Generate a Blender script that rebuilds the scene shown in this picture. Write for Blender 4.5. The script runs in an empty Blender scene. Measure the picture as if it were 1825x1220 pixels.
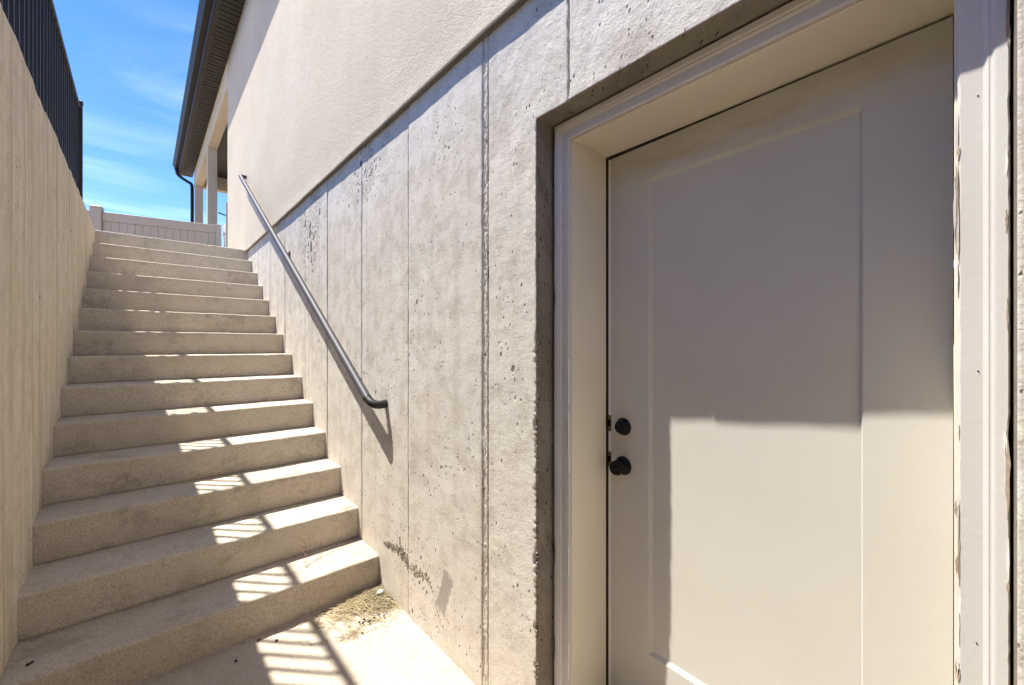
import bpy, bmesh, math, random
import numpy as np
from mathutils import Vector, Matrix, noise

random.seed(7)
S = bpy.context.scene
COL = S.collection
R = math.radians

# ------------------------------------------------------------------ camera
cam_d = bpy.data.cameras.new('camera')
cam = bpy.data.objects.new('camera', cam_d)
COL.objects.link(cam)
cam_d.sensor_width = 36.0
cam_d.lens = 14.481
cam_d.shift_y = 0.0033
cam_d.clip_start = 0.02
cam_d.clip_end = 2000
cam.location = (0, 0, 0)                       # eye height; the landing lies 1.365 m below
cam.rotation_euler = (R(90), 0, -0.7308)
S.camera = cam

# ------------------------------------------------------------------ light
SUN = Vector((0.299, -0.322, -1.0)).normalized()     # the way the light travels
ELEV = math.asin(-SUN.z)
AZ = math.atan2(-SUN.x, -SUN.y)                      # from +Y towards +X
world = bpy.data.worlds.new('World')
S.world = world
world.cycles.sampling_method = 'MANUAL'
world.cycles.sample_map_resolution = 512
world.use_nodes = True
SKY_STRENGTH = 0.078
wt = world.node_tree
wt.nodes.clear()
wo = wt.nodes.new('ShaderNodeOutputWorld')
wb = wt.nodes.new('ShaderNodeBackground')
sky = wt.nodes.new('ShaderNodeTexSky')
sky.sky_type = 'NISHITA'
sky.sun_disc = False
sky.sun_elevation = ELEV
sky.sun_rotation = AZ
sky.altitude = 1400
sky.air_density = 1.0
sky.dust_density = 0.0
sky.ozone_density = 4.0
# thin cirrus: noise over the direction projected on a flat cloud layer
tc = wt.nodes.new('ShaderNodeTexCoord')
sep = wt.nodes.new('ShaderNodeSeparateXYZ')
wt.links.new(tc.outputs['Generated'], sep.inputs[0])
zc = wt.nodes.new('ShaderNodeMath'); zc.operation = 'MAXIMUM'; zc.inputs[1].default_value = 0.06
wt.links.new(sep.outputs['Z'], zc.inputs[0])
def wdiv(sock):
    n = wt.nodes.new('ShaderNodeMath'); n.operation = 'DIVIDE'
    wt.links.new(sock, n.inputs[0]); wt.links.new(zc.outputs[0], n.inputs[1]); return n.outputs[0]
cmb = wt.nodes.new('ShaderNodeCombineXYZ')
wt.links.new(wdiv(sep.outputs['X']), cmb.inputs[0])
wt.links.new(wdiv(sep.outputs['Y']), cmb.inputs[1])
def cloud(scale, loc, rot, detail, lo, hi, dist):
    mp = wt.nodes.new('ShaderNodeMapping')
    mp.inputs['Scale'].default_value = scale
    mp.inputs['Location'].default_value = loc
    mp.inputs['Rotation'].default_value = (0, 0, R(rot))
    wt.links.new(cmb.outputs[0], mp.inputs[0])
    n = wt.nodes.new('ShaderNodeTexNoise')
    n.inputs['Scale'].default_value = 1.0
    n.inputs['Detail'].default_value = detail
    n.inputs['Roughness'].default_value = 0.58
    n.inputs['Distortion'].default_value = dist
    wt.links.new(mp.outputs[0], n.inputs['Vector'])
    m = wt.nodes.new('ShaderNodeMapRange')
    m.interpolation_type = 'SMOOTHSTEP'
    m.inputs['From Min'].default_value = lo
    m.inputs['From Max'].default_value = hi
    wt.links.new(n.outputs[0], m.inputs[0])
    return m.outputs[0]
c1 = cloud((0.75, 1.5, 1), (0.35, 0.2, 0), 12, 6, 0.40, 0.80, 0.7)
c2 = cloud((0.5, 0.6, 1), (1.7, 0.4, 0), 0, 2, 0.40, 0.68, 0.2)
cm = wt.nodes.new('ShaderNodeMath'); cm.operation = 'MULTIPLY'
wt.links.new(c1, cm.inputs[0]); wt.links.new(c2, cm.inputs[1])
cs = wt.nodes.new('ShaderNodeMath'); cs.operation = 'MULTIPLY'; cs.inputs[1].default_value = 0.22
wt.links.new(cm.outputs[0], cs.inputs[0])
mixc = wt.nodes.new('ShaderNodeMix'); mixc.data_type = 'RGBA'
wt.links.new(cs.outputs[0], mixc.inputs['Factor'])
hsv = wt.nodes.new('ShaderNodeHueSaturation'); hsv.inputs['Saturation'].default_value = 1.22; hsv.inputs['Hue'].default_value = 0.512
wt.links.new(sky.outputs[0], hsv.inputs['Color'])
wt.links.new(hsv.outputs[0], mixc.inputs[6])
CLOUD = (9.0, 9.6, 10.5, 1)
mixc.inputs[7].default_value = CLOUD
wt.links.new(mixc.outputs[2], wb.inputs[0])
wb.inputs[1].default_value = SKY_STRENGTH
wt.links.new(wb.outputs[0], wo.inputs[0])

sun_d = bpy.data.lights.new('sun', 'SUN')
sun_d.energy = 2.55
sun_d.angle = R(0.53)
sun_d.color = (1.0, 0.952, 0.86)
sun = bpy.data.objects.new('sun', sun_d)
COL.objects.link(sun)
sun.rotation_euler = SUN.to_track_quat('-Z', 'Y').to_euler()
sun.location = (-3, 3, 9)

S.view_settings.view_transform = 'Standard'
S.view_settings.look = 'None'
S.view_settings.gamma = 1.0
S.view_settings.use_curve_mapping = False
S.view_settings.exposure = 2.06
S.cycles.max_bounces = 6
S.cycles.diffuse_bounces = 4
S.cycles.caustics_reflective = False
S.cycles.caustics_refractive = False
S.cycles.glossy_bounces = 2
S.cycles.use_denoising = True
S.cycles.use_adaptive_sampling = True
S.cycles.adaptive_threshold = 0.03

# ------------------------------------------------------------------ helpers
def link(o, parent=None):
    COL.objects.link(o)
    if parent is not None:
        o.parent = parent
        m = Matrix.Identity(4)
        p = parent
        while p is not None:
            m = Matrix.Translation(-Vector(p.get('at', (0, 0, 0)))) if p.type == 'EMPTY' else m
            p = None
        if parent.type == 'EMPTY':
            o.matrix_parent_inverse = m
    return o

def tag(o, label=None, cat=None, group=None, kind=None):
    if label: o['label'] = label
    if cat: o['category'] = cat
    if group: o['group'] = group
    if kind: o['kind'] = kind
    return o

def thing(name, loc, label, cat, group=None):
    o = bpy.data.objects.new(name, None)
    o.empty_display_size = 0.1
    o.location = loc
    o['at'] = loc
    COL.objects.link(o)
    return tag(o, label, cat, group)

def mesh_obj(name, verts, faces, mats, parent=None, smooth=False, mi=None, edges=()):
    me = bpy.data.meshes.new(name)
    me.from_pydata([tuple(v) for v in verts], list(edges), faces)
    for m in (mats if isinstance(mats, (list, tuple)) else [mats]):
        me.materials.append(m)
    if mi is not None:
        me.polygons.foreach_set('material_index', mi)
    if smooth:
        me.polygons.foreach_set('use_smooth', [True] * len(me.polygons))
    me.update()
    return link(bpy.data.objects.new(name, me), parent)

def bm_obj(name, bm, mats, parent=None, smooth=False):
    me = bpy.data.meshes.new(name)
    bmesh.ops.recalc_face_normals(bm, faces=bm.faces[:])
    bm.to_mesh(me); bm.free()
    for m in (mats if isinstance(mats, (list, tuple)) else [mats]):
        me.materials.append(m)
    if smooth:
        me.polygons.foreach_set('use_smooth', [True] * len(me.polygons))
    return link(bpy.data.objects.new(name, me), parent)

def add_box(bm, a, b, bev=0.0, seg=1):
    vs = [bm.verts.new((x, y, z)) for x in (a[0], b[0]) for y in (a[1], b[1]) for z in (a[2], b[2])]
    fs = [bm.faces.new([vs[i] for i in q]) for q in ((0, 1, 3, 2), (4, 6, 7, 5), (0, 4, 5, 1), (2, 3, 7, 6), (0, 2, 6, 4), (1, 5, 7, 3))]
    if bev > 0:
        es = list({e for f in fs for e in f.edges})
        bmesh.ops.bevel(bm, geom=es, offset=bev, segments=seg, profile=0.5, affect='EDGES')

def box(name, a, b, mat, parent=None, bev=0.0, seg=1):
    bm = bmesh.new()
    add_box(bm, a, b, bev, seg)
    return bm_obj(name, bm, mat, parent)

def prism_y(name, prof, y0, y1, mat, parent=None, smooth=False):
    """closed (x,z) profile extruded along y"""
    n = len(prof)
    v = [(x, y0, z) for x, z in prof] + [(x, y1, z) for x, z in prof]
    f = [(i, (i + 1) % n, n + (i + 1) % n, n + i) for i in range(n)] + [tuple(range(n))[::-1], tuple(range(n, 2 * n))]
    bm = bmesh.new()
    bv = [bm.verts.new(p) for p in v]
    for q in f: bm.faces.new([bv[i] for i in q])
    return bm_obj(name, bm, mat, parent, smooth)

def tube(bm, pts, rad, seg=14, cap=True):
    pts = [Vector(p) for p in pts]
    rads = rad if isinstance(rad, (list, tuple)) else [rad] * len(pts)
    rings = []
    up = None
    for i, p in enumerate(pts):
        t = (pts[min(i + 1, len(pts) - 1)] - pts[max(i - 1, 0)]).normalized()
        if up is None:
            up = t.orthogonal().normalized()
        up = (up - t * up.dot(t)).normalized()
        w = t.cross(up)
        rings.append([bm.verts.new(p + (up * math.cos(2 * math.pi * k / seg) + w * math.sin(2 * math.pi * k / seg)) * rads[i]) for k in range(seg)])
    for a, b in zip(rings, rings[1:]):
        for k in range(seg):
            f = bm.faces.new((a[k], a[(k + 1) % seg], b[(k + 1) % seg], b[k])); f.smooth = True
    if cap:
        for rg in (rings[0][::-1], rings[-1]):
            bm.faces.new([bm.verts.new(q.co) for q in rg])

def lathe(bm, prof, center, axis, seg=32):
    """prof: (distance along axis, radius)"""
    ax = Vector(axis).normalized(); u = ax.orthogonal().normalized(); w = ax.cross(u)
    c = Vector(center); rings = []
    for t, r in prof:
        rings.append([bm.verts.new(c + ax * t + (u * math.cos(2 * math.pi * k / seg) + w * math.sin(2 * math.pi * k / seg)) * r) for k in range(seg)])
    for a, b in zip(rings, rings[1:]):
        for k in range(seg):
            bm.faces.new((a[k], a[(k + 1) % seg], b[(k + 1) % seg], b[k]))
    bm.faces.new(rings[0][::-1]); bm.faces.new(rings[-1])

def nz(x, y, z):
    return noise.noise(Vector((x, y, z)))

# ------------------------------------------------------------------ materials
class NT:
    def __init__(s, name, rough=0.85, spec=0.3):
        s.m = bpy.data.materials.new(name); s.m.use_nodes = True
        s.t = s.m.node_tree; s.b = s.t.nodes['Principled BSDF']
        s.b.inputs['Roughness'].default_value = rough
        s.b.inputs['Specular IOR Level'].default_value = spec
        s.p = s.pos = s.t.nodes.new('ShaderNodeNewGeometry').outputs['Position']
        s.dim = '3D'
    def flat(s):
        """cheaper 2D lookup for walls facing x: (y - x, z)"""
        a = s.t.nodes.new('ShaderNodeSeparateXYZ'); s.t.links.new(s.pos, a.inputs[0])
        b = s.t.nodes.new('ShaderNodeCombineXYZ'); s.t.links.new(s.ma('SUBTRACT', a.outputs[1], a.outputs[0]), b.inputs[0]); s.t.links.new(s.ma('ADD', a.outputs[2], a.outputs[0]), b.inputs[1])
        s.p = b.outputs[0]; s.dim = '2D'
    def put(s, inp, v):
        if hasattr(v, 'node'): s.t.links.new(v, inp)
        else: inp.default_value = v
    def map(s, scale, loc=(0, 0, 0), vec=None):
        n = s.t.nodes.new('ShaderNodeMapping'); n.inputs['Scale'].default_value = scale; n.inputs['Location'].default_value = loc
        s.t.links.new(vec or s.p, n.inputs[0]); return n.outputs[0]
    def noise(s, scale, detail=4, rough=0.55, vec=None, dist=0.0):
        n = s.t.nodes.new('ShaderNodeTexNoise'); n.noise_dimensions = s.dim; n.inputs['Scale'].default_value = scale; n.inputs['Detail'].default_value = detail
        n.inputs['Roughness'].default_value = rough; n.inputs['Distortion'].default_value = dist
        s.t.links.new(vec or s.p, n.inputs['Vector']); return n.outputs[0]
    def vor(s, scale, vec=None, feature='F1', rnd=1.0):
        n = s.t.nodes.new('ShaderNodeTexVoronoi'); n.voronoi_dimensions = s.dim; n.feature = feature; n.inputs['Scale'].default_value = scale
        n.inputs['Randomness'].default_value = rnd
        s.t.links.new(vec or s.p, n.inputs['Vector']); return n.outputs
    def ma(s, op, a, b=0.0, c=0.0, clamp=False):
        n = s.t.nodes.new('ShaderNodeMath'); n.operation = op; n.use_clamp = clamp
        s.put(n.inputs[0], a); s.put(n.inputs[1], b)
        if op in ('MULTIPLY_ADD', 'SMOOTH_MIN', 'WRAP', 'COMPARE'): s.put(n.inputs[2], c)
        return n.outputs[0]
    def rng(s, v, lo, hi, a=0.0, b=1.0, smooth=True):
        n = s.t.nodes.new('ShaderNodeMapRange'); n.interpolation_type = 'SMOOTHSTEP' if smooth else 'LINEAR'
        s.put(n.inputs[0], v); s.put(n.inputs[1], lo); s.put(n.inputs[2], hi); s.put(n.inputs[3], a); s.put(n.inputs[4], b)
        return n.outputs[0]
    def mix(s, f, a, b, mode='MIX'):
        n = s.t.nodes.new('ShaderNodeMix'); n.data_type = 'RGBA'; n.blend_type = mode
        s.put(n.inputs['Factor'], f)
        s.put(n.inputs[6], a if hasattr(a, 'node') else (*a, 1)); s.put(n.inputs[7], b if hasattr(b, 'node') else (*b, 1))
        return n.outputs[2]
    def xyz(s):
        n = s.t.nodes.new('ShaderNodeSeparateXYZ'); s.t.links.new(s.pos, n.inputs[0]); return n.outputs
    def blob(s, c, r, r0=0.0):
        """1 at the world point c, falling to 0; r = (rx, ry, rz)"""
        m = s.map(tuple(1 / q for q in r), tuple(-a / q for a, q in zip(c, r)), vec=s.pos)
        n = s.t.nodes.new('ShaderNodeVectorMath'); n.operation = 'LENGTH'; s.t.links.new(m, n.inputs[0])
        return s.rng(n.outputs['Value'], r0, 1.0, 1.0, 0.0)
    def color(s, v): s.put(s.b.inputs['Base Color'], v if hasattr(v, 'node') else (*v, 1))
    def bump(s, h, strength=0.5, dist=0.01):
        n = s.t.nodes.new('ShaderNodeBump'); n.inputs['Strength'].default_value = strength; n.inputs['Distance'].default_value = dist
        s.t.links.new(h, n.inputs['Height']); s.t.links.new(n.outputs[0], s.b.inputs['Normal'])

def concrete(name, ca, cb, cd, holes=0.5, streak=0.3, grain=1.0, clusters=(), stains=(), warm=None, bump=0.006, big=1.0, cracks=0.0, flat=False, swirl=0.0, pits=True, rough_zone=None, dirt=0.0, lines=0.0, vary=0.0):
    q = NT(name, 0.9, 0.2)
    if flat: q.flat()
    big_n = q.noise(1.7, 3, 0.6)
    col = q.mix(q.rng(big_n, 0.3, 0.7), ca, cb)
    mot = q.noise(9, 4, 0.68)
    col = q.mix(q.rng(mot, 0.44, 0.72, 0, 0.6), col, cd)
    if streak:
        st = q.noise(1.0, 3, 0.6, q.map((11, 0.55, 1) if flat else (11, 11, 0.55)))
        col = q.mix(q.rng(st, 0.5, 0.72, 0, streak), col, cd)
    if lines:
        # board joints printed in the cast face
        ln = q.noise(1.0, 2, 0.5, q.map((46, 0.25, 1)))
        col = q.mix(q.rng(ln, 0.60, 0.72, 0, lines), col, tuple(0.55 * c for c in cd))
        bd = q.noise(1.0, 0, 0.5, q.map((16, 0.08, 1), (7, 3, 0)))
        col = q.mix(q.rng(bd, 0.35, 0.65, 0, 0.35), col, cd)
    if vary:
        oi = q.t.nodes.new('ShaderNodeObjectInfo')
        col = q.mix(q.ma('MULTIPLY', oi.outputs['Random'], vary * 2.5), col, cd)
    if dirt:
        dn = q.ma('MULTIPLY_ADD', q.noise(19, 3, 0.7), 0.35, q.ma('MULTIPLY', q.noise(3.1, 3, 0.6), 0.65))
        col = q.mix(q.rng(dn, 0.53, 0.62, 0, dirt), col, tuple(0.62 * c for c in cd))
    if warm:
        z = q.xyz()[2]
        f = q.ma('MULTIPLY', q.rng(q.ma('ADD', z, q.ma('MULTIPLY', big_n, 0.7)), warm[1], warm[2], 1, 0), warm[3])
        col = q.mix(f, col, warm[0])
    fine = q.noise(130, 2, 0.7)
    col = q.mix(q.rng(fine, 0.35, 0.75, 0, 0.30 * grain), col, tuple(0.55 * c for c in cd))
    amp = 0.55 * big
    if rough_zone: amp = q.ma('MULTIPLY_ADD', q.blob(*rough_zone), 0.5, 0.24 * big)
    hgt = q.ma('ADD', q.ma('MULTIPLY', q.noise(24, 3, 0.6), amp), q.ma('MULTIPLY', fine, 0.22 * grain))
    if swirl:
        # trowelled skin: vein-like darker patches
        sw = q.noise(26, 3, 0.6, dist=1.6)
        ve = q.ma('MULTIPLY', q.rng(q.ma('ABSOLUTE', q.ma('SUBTRACT', sw, 0.5)), 0.0, 0.05, 1, 0), q.rng(mot, 0.40, 0.62))
        col = q.mix(q.ma('MULTIPLY', ve, swirl), col, tuple(0.75 * c for c in cd))
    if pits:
        # bug holes: pits of several sizes in patches, inner shade mixed into the colour
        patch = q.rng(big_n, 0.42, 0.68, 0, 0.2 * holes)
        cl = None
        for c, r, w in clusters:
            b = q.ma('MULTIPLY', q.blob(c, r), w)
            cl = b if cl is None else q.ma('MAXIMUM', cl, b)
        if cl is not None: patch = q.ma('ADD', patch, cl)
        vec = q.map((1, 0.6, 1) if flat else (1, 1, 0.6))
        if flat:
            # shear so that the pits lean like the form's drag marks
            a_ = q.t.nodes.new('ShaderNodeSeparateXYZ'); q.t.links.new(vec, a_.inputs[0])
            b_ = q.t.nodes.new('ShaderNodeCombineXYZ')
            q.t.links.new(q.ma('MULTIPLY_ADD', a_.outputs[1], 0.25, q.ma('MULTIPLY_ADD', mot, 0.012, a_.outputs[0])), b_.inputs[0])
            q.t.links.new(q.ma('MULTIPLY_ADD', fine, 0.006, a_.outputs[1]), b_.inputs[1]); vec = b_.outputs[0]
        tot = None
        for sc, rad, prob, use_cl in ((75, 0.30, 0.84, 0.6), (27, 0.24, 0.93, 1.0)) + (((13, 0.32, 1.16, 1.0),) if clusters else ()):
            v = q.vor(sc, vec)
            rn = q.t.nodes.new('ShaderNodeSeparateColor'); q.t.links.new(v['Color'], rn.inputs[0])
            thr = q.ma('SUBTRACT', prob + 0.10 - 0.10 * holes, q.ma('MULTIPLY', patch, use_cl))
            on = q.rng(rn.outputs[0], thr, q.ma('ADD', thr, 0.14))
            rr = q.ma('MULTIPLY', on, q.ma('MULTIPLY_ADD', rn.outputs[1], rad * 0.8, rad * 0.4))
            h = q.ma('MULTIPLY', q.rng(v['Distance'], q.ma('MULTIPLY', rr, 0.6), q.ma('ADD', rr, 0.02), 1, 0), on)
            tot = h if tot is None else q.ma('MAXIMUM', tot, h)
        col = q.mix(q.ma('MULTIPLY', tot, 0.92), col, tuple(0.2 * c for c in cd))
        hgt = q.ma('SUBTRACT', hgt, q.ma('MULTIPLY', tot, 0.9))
    for c, r, tilt, cc, w in stains:
        mm = q.t.nodes.new('ShaderNodeVectorRotate'); mm.rotation_type = 'X_AXIS'; mm.inputs['Center'].default_value = c; mm.inputs['Angle'].default_value = tilt
        q.t.links.new(q.pos, mm.inputs['Vector'])
        m2 = q.map(tuple(1 / k for k in r), tuple(-a / k for a, k in zip(c, r)), vec=mm.outputs[0])
        ab = q.t.nodes.new('ShaderNodeVectorMath'); ab.operation = 'ABSOLUTE'; q.t.links.new(m2, ab.inputs[0])
        sx = q.t.nodes.new('ShaderNodeSeparateXYZ'); q.t.links.new(ab.outputs[0], sx.inputs[0])
        mxx = q.ma('MAXIMUM', sx.outputs[1], sx.outputs[2])
        mxx = q.ma('ADD', mxx, q.ma('MULTIPLY', q.ma('SUBTRACT', q.noise(45, 2, 0.6), 0.5), 0.6))
        col = q.mix(q.ma('MULTIPLY', q.rng(mxx, 0.75, 1.05, 1, 0), w), col, cc)
    if cracks:
        wv = q.t.nodes.new('ShaderNodeVectorMath'); wv.operation = 'ADD'; q.t.links.new(q.p, wv.inputs[0])
        cb_ = q.t.nodes.new('ShaderNodeCombineXYZ'); k_ = q.ma('MULTIPLY', mot, 0.06)
        for ii in range(3): q.t.links.new(k_, cb_.inputs[ii])
        q.t.links.new(cb_.outputs[0], wv.inputs[1])
        e = q.vor(24, wv.outputs[0], 'DISTANCE_TO_EDGE')['Distance']
        ck = q.ma('MULTIPLY', q.rng(e, 0.0, 0.03, 1, 0), q.rng(q.noise(2.6, 2, 0.5), 0.56, 0.68))
        col = q.mix(q.ma('MULTIPLY', ck, cracks), col, tuple(0.4 * c for c in cd))
    q.color(col)
    q.bump(hgt, 0.75, bump)
    return q.m

M = {}
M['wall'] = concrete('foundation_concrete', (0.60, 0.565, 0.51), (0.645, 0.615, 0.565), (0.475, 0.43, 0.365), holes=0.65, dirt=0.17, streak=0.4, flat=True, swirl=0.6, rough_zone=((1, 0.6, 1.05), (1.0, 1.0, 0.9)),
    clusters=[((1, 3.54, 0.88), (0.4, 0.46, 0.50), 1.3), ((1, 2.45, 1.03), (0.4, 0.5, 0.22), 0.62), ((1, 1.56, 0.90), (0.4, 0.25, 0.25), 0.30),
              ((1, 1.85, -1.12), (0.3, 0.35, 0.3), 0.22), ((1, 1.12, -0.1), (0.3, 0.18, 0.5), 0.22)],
    stains=[((1, 1.565, -1.10), (0.2, 0.042, 0.115), -0.38, (0.27, 0.235, 0.20), 0.8)],
    warm=((0.59, 0.51, 0.405), -1.2, 0.1, 0.5))
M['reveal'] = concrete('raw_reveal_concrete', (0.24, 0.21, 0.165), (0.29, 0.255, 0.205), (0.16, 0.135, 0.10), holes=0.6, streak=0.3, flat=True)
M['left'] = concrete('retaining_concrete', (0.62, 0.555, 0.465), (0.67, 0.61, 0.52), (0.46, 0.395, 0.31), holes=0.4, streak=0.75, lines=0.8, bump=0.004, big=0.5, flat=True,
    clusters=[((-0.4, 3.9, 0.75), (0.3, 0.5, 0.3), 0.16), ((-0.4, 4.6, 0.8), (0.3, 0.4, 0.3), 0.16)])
M['step'] = concrete('step_concrete', (0.59, 0.525, 0.425), (0.64, 0.575, 0.475), (0.45, 0.385, 0.295), streak=0.0, grain=1.9, bump=0.005, big=0.8, cracks=0.7, pits=False, dirt=0.4, vary=0.14)
M['landing'] = concrete('landing_concrete', (0.48, 0.42, 0.34), (0.52, 0.46, 0.38), (0.41, 0.335, 0.25), streak=0.0, grain=1.3, bump=0.003, pits=False)

def stucco(name, ca, cb, scale=1.0, dist=0.008):
    q = NT(name, 0.92, 0.15)
    col = q.mix(q.rng(q.noise(1.1, 2, 0.6), 0.3, 0.7), ca, cb)
    col = q.mix(q.rng(q.noise(1.0, 3, 0.6, q.map((6, 6, 0.5))), 0.5, 0.75, 0, 0.15), col, tuple(0.82 * c for c in ca))
    sw = q.noise(95 * scale, 3, 0.62, dist=0.9)
    col = q.mix(q.rng(sw, 0.34, 0.5, 0.22, 0), col, tuple(0.75 * c for c in ca))
    h = q.ma('ADD', q.ma('MULTIPLY', sw, 0.8), q.ma('MULTIPLY', q.noise(14, 1, 0.5), 0.5))
    q.color(col); q.bump(h, 0.8, dist); return q.m
M['stucco'] = stucco('cream_stucco', (0.52, 0.45, 0.355), (0.565, 0.495, 0.40))
M['trim_stucco'] = stucco('beam_stucco', (0.52, 0.455, 0.365), (0.56, 0.49, 0.40), 1.0, 0.004)

def paint(name, c, rough=0.45, var=0.06, bump=0.0008, dirt=0.0, sc=40, marks=()):
    q = NT(name, rough, 0.4)
    n = q.noise(3, 2, 0.6)
    col = q.mix(q.rng(n, 0.3, 0.7), c, tuple(k * (1 - var) for k in c))
    if dirt:
        col = q.mix(q.rng(q.noise(7, 3, 0.65, q.map((1, 1, 0.5))), 0.55, 0.8, 0, dirt), col, (0.38, 0.30, 0.2))
    for c_, r_, cc, w in marks:
        wv = q.noise(5, 3, 0.6, q.map((1, 1, 2.2)))
        col = q.mix(q.ma('MULTIPLY', q.ma('MULTIPLY', q.blob(c_, r_), q.rng(wv, 0.4, 0.62)), w), col, cc)
    if marks:
        q.put(q.b.inputs['Roughness'], q.rng(q.noise(6, 3, 0.6), 0.3, 0.7, rough - 0.08, rough + 0.12))
    q.color(col); q.bump(q.noise(sc, 1, 0.6), 0.5, bump); return q.m
M['door'] = paint('door_paint', (0.56, 0.54, 0.49), 0.45, 0.04, 0.0003, 0.05, 160, marks=[((1.3, 0.45, 0.64), (0.3, 0.8, 0.10), (0.40, 0.31, 0.19), 0.5), ((1.3, 0.85, -0.42), (0.3, 0.12, 0.2), (0.38, 0.32, 0.25), 0.35), ((1.3, 0.45, -1.25), (0.3, 0.7, 0.2), (0.42, 0.35, 0.26), 0.5)])
M['jamb'] = paint('jamb_paint', (0.80, 0.73, 0.59), 0.45, 0.05, 0.0005, 0.05, 90)
M['mould'] = paint('brickmould_paint', (0.64, 0.615, 0.58), 0.4, 0.05, 0.0005, 0.04, 90)
M['white_edge'] = paint('white_strip', (0.88, 0.85, 0.80), 0.4, 0.03)
M['rawwood'] = paint('bare_wood', (0.52, 0.42, 0.32), 0.8, 0.3, 0.003, 0.2, 70)
M['rubber_and_gap'] = paint('rubber_and_gap_black', (0.012, 0.011, 0.010), 0.6, 0.1)
M['knob'] = paint('oil_rubbed_bronze', (0.006, 0.0055, 0.005), 0.42, 0.3)
M['knob'].node_tree.nodes['Principled BSDF'].inputs['Specular IOR Level'].default_value = 0.2
M['brass'] = paint('aged_brass', (0.18, 0.13, 0.05), 0.4, 0.3)
M['brown'] = paint('brown_aluminium', (0.012, 0.010, 0.009), 0.5, 0.1, 0.0006)
M['gutter'] = paint('dark_gutter', (0.007, 0.0062, 0.0062), 0.6, 0.1, 0.0006)
M['soffit'] = paint('soffit_brown', (0.017, 0.0138, 0.0115), 0.55, 0.12, 0.0008)
M['lip_shade'] = paint('stucco_underside_shade', (0.16, 0.145, 0.125), 0.6, 0.2)  # stucco underside: its shade put into a darker colour
M['nail'] = paint('nail_head', (0.35, 0.34, 0.33), 0.4, 0.1)
M['black'] = paint('black_metal', (0.009, 0.0085, 0.0105), 0.45, 0.15, 0.0008)
M['rail'] = paint('grey_rail_paint', (0.055, 0.054, 0.064), 0.55, 0.15, 0.0006, 0.08)
M['elbow'] = paint('black_elbow', (0.018, 0.018, 0.021), 0.5, 0.2, 0.001)
M['vinyl'] = paint('tan_vinyl', (0.40, 0.345, 0.29), 0.45, 0.05, 0.0006)
M['vinyl_white'] = paint('pale_vinyl', (0.66, 0.62, 0.60), 0.45, 0.04)
M['roof'] = concrete('shingle', (0.06, 0.055, 0.05), (0.08, 0.07, 0.06), (0.03, 0.03, 0.03), pits=False)
M['straw'] = paint('dry_straw', (0.56, 0.46, 0.28), 0.8, 0.45, 0.001, 0.0, 30)
M['twig'] = paint('dry_twig', (0.22, 0.14, 0.09), 0.85, 0.3)
M['stone'] = paint('pale_stone', (0.55, 0.52, 0.47), 0.85, 0.25, 0.004, 0.2)
M['pod'] = paint('dark_pod', (0.035, 0.027, 0.02), 0.7, 0.3, 0.003)
M['soil'] = concrete('dry_soil', (0.34, 0.27, 0.19), (0.40, 0.32, 0.23), (0.24, 0.19, 0.13), pits=False)

# ------------------------------------------------------------------ dimensions (camera-relative metres)
FLOOR = -1.365
XL = -0.377                     # face of the retaining wall
XW = 1.0                        # face of the foundation
N = 14
Y0, DY, Z0, DZ = 6.211, 0.30507, 1.234, 0.1865      # nosing of the top step, run, rise
GROUND = 1.16
WALLTOP = 1.24
WALL_END = 6.27
BACK = -1.3                     # rear end of the stairwell

# ------------------------------------------------------------------ ground, landing, patio
def sheet_with_hole(name, z, xs, ys, hx, hy, mat):
    v, f = [], []
    for y in ys:
        for x in xs: v.append((x, y, z))
    w = len(xs)
    for j in range(len(ys) - 1):
        for i in range(w - 1):
            if hx[0] <= xs[i] < hx[1] and hy[0] <= ys[j] < hy[1]: continue
            f.append((j * w + i, j * w + i + 1, (j + 1) * w + i + 1, (j + 1) * w + i))
    return mesh_obj(name, v, f, mat)
tag(sheet_with_hole('ground', GROUND, [-600, -30, -0.50, 9.0, 40, 600], [-600, -30, BACK - 0.1, 6.9, 40, 600], (-0.5, 9.0), (BACK - 0.1, 6.9), M['soil']), kind='structure')

def grid_sheet(name, x0, x1, y0, y1, z, nx, ny, amp, mat, thick=0.12):
    v, f = [], []
    for j in range(ny + 1):
        for i in range(nx + 1):
            x = x0 + (x1 - x0) * i / nx; y = y0 + (y1 - y0) * j / ny
            v.append((x, y, z + amp * nz(x * 3, y * 3, 4.2) + amp * 0.4 * nz(x * 14, y * 14, 1.0)))
    w = nx + 1
    for j in range(ny):
        for i in range(nx):
            f.append((j * w + i, j * w + i + 1, (j + 1) * w + i + 1, (j + 1) * w + i))
    n = len(v)
    ring = [i for i in range(w)] + [j * w + nx for j in range(1, ny + 1)] + [ny * w + i for i in range(nx - 1, -1, -1)] + [j * w for j in range(ny - 1, 0, -1)]
    for k in ring: v.append((v[k][0], v[k][1], z - thick))
    for k in range(len(ring)):
        k2 = (k + 1) % len(ring); f.append((ring[k2], ring[k], n + k, n + k2))
    f.append(tuple(n + k for k in range(len(ring)))[::-1])
    return mesh_obj(name, v, f, mat, smooth=False)
YB = Y0 - (N - 1) * DY
tag(grid_sheet('landing', XL - 0.02, XW + 0.03, BACK - 0.02, YB + 0.05, FLOOR, 60, 130, 0.003, M['landing']), kind='structure')
tag(grid_sheet('patio', XL - 0.6, XW + 0.35, Y0 + DY + 0.0, 8.0, Z0 - 0.004, 20, 20, 0.001, M['step'], 0.2), kind='structure')

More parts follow.
